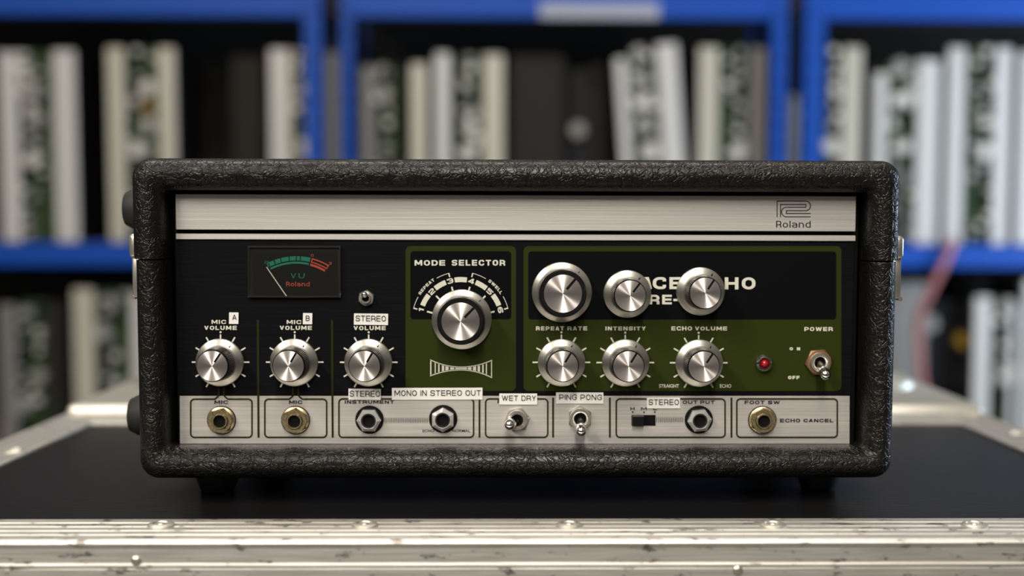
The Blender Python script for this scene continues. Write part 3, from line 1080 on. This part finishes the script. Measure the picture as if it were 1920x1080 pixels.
qs = varc(1056, 1078, 14.2, 31, 8) + varc(1000, 1020, 14.2, 31, 8) + varc(1000, 1078, 14.2, 15.2, 1) + varc(1000, 1078, 30, 31, 1) + varc(944, 982, 14.0, 30.2, 8)
printed('red_scale', qs, MU, M['mred'], vu)


def vword(text, r, m, thin=False):
    x0, y0 = vz(r[0], r[1]); x1, y1 = vz(r[2], r[3])
    if thin:
        word(text, (x0, y0, x1, y1), m, MU, 'thin', parent=vu)
    else:
        word(text, (x0, y0, x1, y1), m, MU, t=.13, parent=vu, gap=.18)


vword('V', (858, 562, 945, 645), 'mgreen'); vword('U', (990, 562, 1090, 645), 'mgreen')
vword('Roland', (780, 705, 1175, 780), 'mred')
word('0', (*vz(1195, 240), *vz(1242, 284)), 'mred', MU, t=.16, parent=vu)
word('3', (*vz(1502, 372), *vz(1546, 418)), 'mred', MU, t=.18, parent=vu)
word('20', (*vz(415, 350), *vz(485, 398)), 'mgreen', MU, t=.12, parent=vu)
printed('needle', ribbon([vz(446, 455), vz(772, 930), vz(800, 968)], 2.0), .0022, M['needle'], vu)
# clear plastic case of the meter: a raised rim and a see-through front
bm = bmesh.new()
def ringbox(bm, r0, r1, ya, yb):
    A = [P(*vz(x, y)) for x, y in r0]; B = [P(*vz(x, y)) for x, y in r1]
    V = [[bm.verts.new((p.x, yy, p.z)) for p in (A if k == 0 else B)] for k, yy in ((0, ya), (0, yb), (1, yb), (1, ya))]
    for i in range(4):
        j = (i + 1) % 4
        for k in range(4):
            bm.faces.new((V[k][i], V[k][j], V[(k + 1) % 4][j], V[(k + 1) % 4][i]))
cr = lambda x0, y0, x1, y1: [(x0, y0), (x1, y0), (x1, y1), (x0, y1)]
ringbox(bm, cr(146, 98, 1708, 970), cr(172, 136, 1680, 940), REC, REC - .0026)
bmesh.ops.bevel(bm, geom=bm.edges[:], offset=.0003, segments=1, affect='EDGES')
obj('rim', bm, M['clear'], vu, (0, 0, 0))
a2, b2 = P(*vz(184, 146)), P(*vz(1668, 932))
bm = bmesh.new(); box(bm, a2.x, b2.x, REC - .0025, REC - .0023, b2.z, a2.z)
obj('clear_cover', bm, M['glass'], vu, (0, 0, 0))

# ------------------------------------------------------------------ racking and what stands on it
def B(px, py, dy=0.0):
    return UY(px, py, YB + dy)


ZT_UP0, ZT_UP1 = B(960, 34).z, B(960, -20).z          # upper beam
ZM0, ZM1 = B(960, 500).z, B(960, 456).z               # middle beam
ZL0, ZL1 = B(960, 905).z, B(960, 846).z               # lower beam
RD = 0.42                                             # rack depth


def rack(label, xl, xr, wl, wr, pale_rect=None):
    """xl, xr: outer x of the bay; wl, wr: width of its left and right uprights"""
    r = root('storage_rack', ((xl + xr) / 2, YB + RD / 2, FLOOR), label, 'shelving', 'blue storage racks')
    for xa, xb, sg in ((xl, xl + wl, 1), (xr - wr, xr, -1)):
        for back in (0, 1):
            y0 = YB - .012 if not back else YB + RD - .03
            bm = bmesh.new()
            th = .002
            box(bm, xa, xb, y0, y0 + th, FLOOR, 1.2)
            xe = xa if sg > 0 else xb
            box(bm, min(xe, xe + sg * th), max(xe, xe + sg * th), y0 + th, y0 + .035, FLOOR, 1.2)
            u_ = obj('upright', bm, M['blue'], r, W(r))
            if not back:
                for k in range(12):                    # keyhole slots
                    z = ZM0 + .03 + k * .048
                    bm = bmesh.new(); lathe(bm, [(.006, y0 - .0008), (.006, y0 + .0004)], 14, 'y', ((xa + xb) / 2, 0, z))
                    obj('slot', bm, M['dark'], u_, (0, 0, 0))
    for z0, z1 in ((ZT_UP0, ZT_UP1), (ZM0, ZM1), (ZL0, ZL1), (FLOOR + .06, FLOOR + .12)):
        for y0 in (YB - .008, YB + RD - .02):
            bm = bmesh.new()
            box(bm, xl + wl * .9, xr - wr * .9, y0, y0 + .018, z0, z1, .003)
            obj('beam', bm, M['blue'], r, W(r))
        bm = bmesh.new(); box(bm, xl + .004, xr - .004, YB + .012, YB + RD - .022, z1 - .012, z1)
        obj('shelf_board', bm, M['board'], r, W(r))
    bm = bmesh.new(); box(bm, xl + .01, xr - .01, YB + RD - .034, YB + RD - .031, FLOOR + .12, 1.2)  # added dark sheet, stands in for the shade in the gaps between modules
    obj('shade_sheet', bm, M['wall'], r, W(r))
    if pale_rect:  # plain pale strip on the face of the upper beam
        a2, b2 = B(pale_rect[0], pale_rect[1]), B(pale_rect[2], pale_rect[3])
        bm = bmesh.new(); box(bm, a2.x, b2.x, YB - .0095, YB - .008, b2.z, a2.z)
        obj('pale_strip', bm, M['label'], r, W(r))
    return r


xa = B(604, 250).x; xb = B(644, 250).x; xc = B(1471, 250).x; xd = B(1505, 250).x
rack('blue steel storage rack left of the tape echo unit', xa - 1.05, xa, .045, xa - B(574, 250).x)
rack('blue steel storage rack directly behind the tape echo unit', xb, xc, B(664, 250).x - xb, xc - B(1444, 250).x, (1012, 6, 1235, 36))
rack('blue steel storage rack to the right of the tape echo unit', xd, xd + 1.05, B(1541, 250).x - xd, .045)

COMP = {'d': ('capacitor', None), 'b': ('relay', None)}
def module(name, label, cat, x0, x1, ytop, row, rails, pcb=None, comps=(), group=None, lean=0.0, dy=.02, depth=.24, rdep=.009, rnd=None, board='pcb'):
    """a slab of rack electronics: rails [(xa, xb, material, top)], a circuit board and components [(px, py, size, material, kind)]"""
    zb = ZM1 if row == 'u' else ZL1
    y0 = YB + dy
    def X(px, py=280):
        return UY(px, py if row == 'u' else 650, y0).x
    def Z(py):
        return UY((x0 + x1) / 2, py, y0).z
    xm = (X(x0) + X(x1)) / 2
    r = root(name, (xm, y0 + depth / 2, zb), label, cat, group)
    off = W(r)
    for q in rails:
        xa_, xb_, mt = q[:3]
        tp = q[3] if len(q) > 3 else ytop
        bm = bmesh.new(); box(bm, X(xa_ + 5), X(xb_ - 5), y0, y0 + rdep, zb, Z(tp + 9), .003, 3)
        obj('side_rail', bm, M[mt], r, off)
    xs = [q[0] for q in rails] + ([pcb[0]] if pcb else [])
    xe = [q[1] for q in rails] + ([pcb[1]] if pcb else [])
    bm = bmesh.new(); box(bm, X(min(xs)) + .012, X(max(xe)) - .012, y0 + .045, y0 + depth, zb, Z(ytop) - .015)
    obj('chassis', bm, M['part_dark'] if cat != 'equipment box' else M['taupe'], r, off)
    if pcb:
        bm = bmesh.new(); box(bm, X(pcb[0]), X(pcb[1]), y0 + .035, y0 + .039, zb + .004, Z(pcb[2] if len(pcb) > 2 else ytop + 6))
        obj('circuit_board', bm, M[board], r, off)
        cs = list(comps)
        if rnd:
            rg = random.Random(rnd)
            zt_, = (Z(ytop + 14),)
            n_ = rg.randint(9, 13)
            yy = ytop + 18
            end = 440 if row == 'u' else 770
            while yy < end:
                s = rg.uniform(5, 11)
                cs.append((rg.uniform(pcb[0] + 4, pcb[1] - 4), yy, s, rg.choice(['part_grey', 'part_pale', 'part_grey', 'part_dark', 'part_pale']), rg.choice('db')))
                yy += s * rg.uniform(1.4, 2.8)
        for px, py, s, mt, kd in cs:
            p = UY(px, py, y0 + .03)
            sz = s * .00102
            bm = bmesh.new()
            if kd == 'd':
                lathe(bm, [(sz, .036), (sz, .008), (sz * .9, .005), (sz * .3, .005)], 18, 'y', (p.x, y0, p.z))
            else:
                box(bm, p.x - sz, p.x + sz, y0 + .006, y0 + .036, p.z - sz * .75, p.z + sz * .75, .001, 1)
            obj('capacitor' if kd == 'd' else 'relay', bm, M[mt], r, off)
    if lean:
        r.rotation_euler = (0, lean, 0)
    return r


G1, G2 = 'electronics modules on the upper shelf', 'electronics modules on the lower shelf'
mo = lambda *a_, **k: module('circuit_module', a_[0], 'electronics module', *a_[1:], **k)
mo('pale twin-rail circuit module at the far left end of the upper shelf', 0, 148, 87, 'u', [(-4, 40, 'rail', 88), (97, 148, 'rail', 85)], (38, 98),
   [(47, 128, 15, 'part_pale', 'd'), (66, 172, 22, 'part_grey', 'b'), (70, 222, 20, 'part_grey', 'b'), (68, 300, 18, 'part_pale', 'd')], group=G1, rnd=3)
mo('cream twin-rail circuit module second from the left on the upper shelf', 197, 335, 80, 'u', [(198, 240, 'cream_rail', 80), (293, 335, 'cream_rail', 80)], (238, 295),
   [(281, 167, 17, 'part_pale', 'd'), (279, 201, 11, 'part_amber', 'b'), (283, 235, 15, 'part_pale', 'd'), (264, 282, 17, 'part_pale', 'd'), (258, 190, 14, 'part_grey', 'b')], group=G1, rnd=8)
module('equipment_box', 'dark taupe metal box between cream module and left blue uprights', 'equipment box', 428, 500, 95, 'u', [(430, 500, 'taupe', 95)], group=G1, dy=.09)
mo('circuit module with one bright white rail just left of the left blue uprights', 502, 566, 83, 'u', [(502, 552, 'rail', 83)], (550, 585),
   [(560, 170, 20, 'part_grey', 'd'), (573, 283, 16, 'part_pale', 'd')], group=G1, rnd=5)
mo('slim grey module seen in the gap between the two left uprights', 606, 642, 88, 'u', [(606, 640, 'grey_rail', 88)], group=G1, dy=.07)
mo('dim grey-green circuit module just right of the left blue uprights', 672, 745, 115, 'u', [(672, 706, 'grey_rail', 115)], (704, 745),
   [(720, 138, 17, 'part_grey', 'd'), (722, 178, 18, 'part_grey', 'd')], group=G1, rnd=12, dy=.05)
mo('narrow cream slab with a lavender-grey slab pressed against it', 765, 850, 100, 'u', [(765, 805, 'cream_rail', 110), (811, 849, 'rail', 90)], group=G1)
mo('green circuit module with a cream rail on its right, above the middle of the unit', 856, 948, 93, 'u', [(902, 948, 'cream_rail', 93)], (862, 904),
   [(884, 245, 17, 'part_pale', 'd'), (876, 288, 18, 'part_pale', 'd'), (892, 215, 12, 'part_grey', 'b')], group=G1, rnd=21)
module('equipment_box', 'broad dark taupe metal box at the centre of the upper shelf', 'equipment box', 952, 1062, 95, 'u', [(952, 1062, 'taupe', 95)], group=G1, dy=.08)
mo('dark circuit module in shade left of the tilted silver module', 1066, 1140, 120, 'u', [(1120, 1140, 'part_dark', 120)], (1066, 1122),
   [(1083, 245, 18, 'part_grey', 'd'), (1115, 135, 16, 'taupe', 'd')], group=G1, dy=.10, board='part_dark')  # board and rail both take the dark component colour
mo('tilted silver circuit module leaning to the left on the upper shelf', 1172, 1298, 88, 'u', [(1172, 1202, 'rail', 96), (1250, 1300, 'rail', 74)], (1200, 1252),
   [(1222, 100, 16, 'part_grey', 'd'), (1222, 150, 22, 'part_grey', 'b'), (1222, 190, 22, 'part_pale', 'b'), (1224, 240, 20, 'part_grey', 'b'), (1230, 285, 20, 'part_pale', 'd')], group=G1, rnd=31, lean=-.075)
mo('cream twin-rail circuit module just left of the right blue uprights', 1303, 1442, 80, 'u', [(1304, 1350, 'cream_rail', 79), (1400, 1440, 'grey_rail', 80)], (1348, 1402),
   [(1366, 160, 14, 'part_grey', 'b'), (1380, 285, 17, 'part_pale', 'd')], group=G1, rnd=44)
mo('slim grey module seen in the gap between the two right uprights', 1474, 1502, 170, 'u', [(1474, 1501, 'grey_rail', 170)], group=G1, dy=.07)
mo('green circuit module with a cream rail just right of the right blue uprights', 1545, 1618, 80, 'u', [(1574, 1618, 'cream_rail', 79)], (1540, 1576),
   [(1552, 275, 18, 'part_pale', 'd'), (1562, 170, 12, 'part_pale', 'd')], group=G1, rnd=51)
mo('short bright white circuit module, lower than its neighbours, on the right upper shelf', 1628, 1765, 105, 'u', [(1632, 1666, 'rail', 128), (1713, 1765, 'rail', 103)], (1664, 1715, 112),
   [(1684, 128, 18, 'part_grey', 'd'), (1686, 190, 22, 'part_pale', 'b'), (1688, 275, 18, 'part_pale', 'd')], group=G1, rnd=63)
mo('tall white twin-rail circuit module second from the right on the upper shelf', 1770, 1900, 80, 'u', [(1770, 1812, 'rail', 80), (1858, 1898, 'rail', 80)], (1810, 1860),
   [(1860, 160, 14, 'part_pale', 'd'), (1862, 235, 18, 'part_pale', 'd'), (1842, 283, 17, 'part_pale', 'd')], group=G1, rnd=72)
mo('pale circuit module cut off by the right edge of the picture on the upper shelf', 1903, 2010, 86, 'u', [(1904, 1952, 'rail', 88), (1985, 2010, 'rail', 88)], (1950, 1986), group=G1, rnd=77)

mo('grey-green circuit module at the far left end of the lower shelf', -8, 122, 560, 'l', [(-6, 34, 'grey_rail', 562), (84, 124, 'taupe', 556)], (32, 86),
   [(55, 585, 14, 'part_grey', 'b'), (78, 705, 18, 'part_grey', 'd'), (48, 758, 22, 'part_grey', 'd'), (45, 655, 12, 'part_dark', 'b')], group=G2, rnd=80)
mo('tall cream and green circuit module left of the unit on the lower shelf', 132, 276, 534, 'l', [(133, 182, 'cream_rail', 533), (240, 276, 'rail', 540)], (180, 242, 545),
   [(206, 570, 20, 'part_grey', 'd'), (196, 625, 16, 'part_grey', 'd'), (194, 672, 14, 'part_dark', 'b'), (192, 700, 14, 'part_dark', 'b')], group=G2, rnd=86)
module('equipment_box', 'large taupe metal box right of the unit on the lower shelf', 'equipment box', 1640, 1742, 520, 'l', [(1640, 1742, 'grey_rail', 520)], group=G2, dy=.05)
mo('dark circuit module with an amber part on the right lower shelf', 1746, 1818, 560, 'l', [(1806, 1818, 'part_dark', 560)], (1746, 1808),
   [(1738, 606, 20, 'part_grey', 'd'), (1803, 638, 17, 'part_amber', 'd'), (1800, 706, 18, 'taupe', 'd')], group=G2, dy=.07, board='part_dark')
mo('white and grey circuit module near the right edge of the lower shelf', 1822, 1910, 548, 'l', [(1822, 1862, 'rail', 548), (1888, 1910, 'rail', 560)], (1860, 1890, 560),
   [(1880, 575, 14, 'part_grey', 'd'), (1882, 630, 14, 'part_dark', 'b'), (1886, 700, 24, 'part_pale', 'd')], group=G2, rnd=95)
mo('bright white circuit module cut off by the right edge on the lower shelf', 1896, 2000, 515, 'l', [(1914, 1950, 'rail', 515)], (1948, 2000), group=G2, rnd=99, dy=.01)

# hanging cable on the right
pts = [UY(1786, 448, YB - .02), UY(1782, 470, YB - .03), UY(1768, 500, YB - .035), UY(1748, 540, YB - .03), UY(1728, 585, YB - .02), UY(1722, 620, YB - .012), UY(1726, 690, YB - .012), UY(1738, 772, YB - .014)]
sm = []
for i in range(len(pts) - 1):
    p0, p1, p2, p3 = pts[max(i - 1, 0)], pts[i], pts[i + 1], pts[min(i + 2, len(pts) - 1)]
    for k in range(6):
        t_ = k / 6
        sm.append(.5 * ((2 * p1) + (p2 - p0) * t_ + (2 * p0 - 5 * p1 + 4 * p2 - p3) * t_ ** 2 + (3 * p1 - p0 - 3 * p2 + p3) * t_ ** 3))
sm.append(pts[-1])
bm = bmesh.new(); tube(bm, sm, .009, 12)
o = obj('cable', bm, M['wire'], None, (0, 0, 0), True)
o['label'] = 'dusty pink cable hanging over the blue beam at the right'
o['category'] = 'cable'
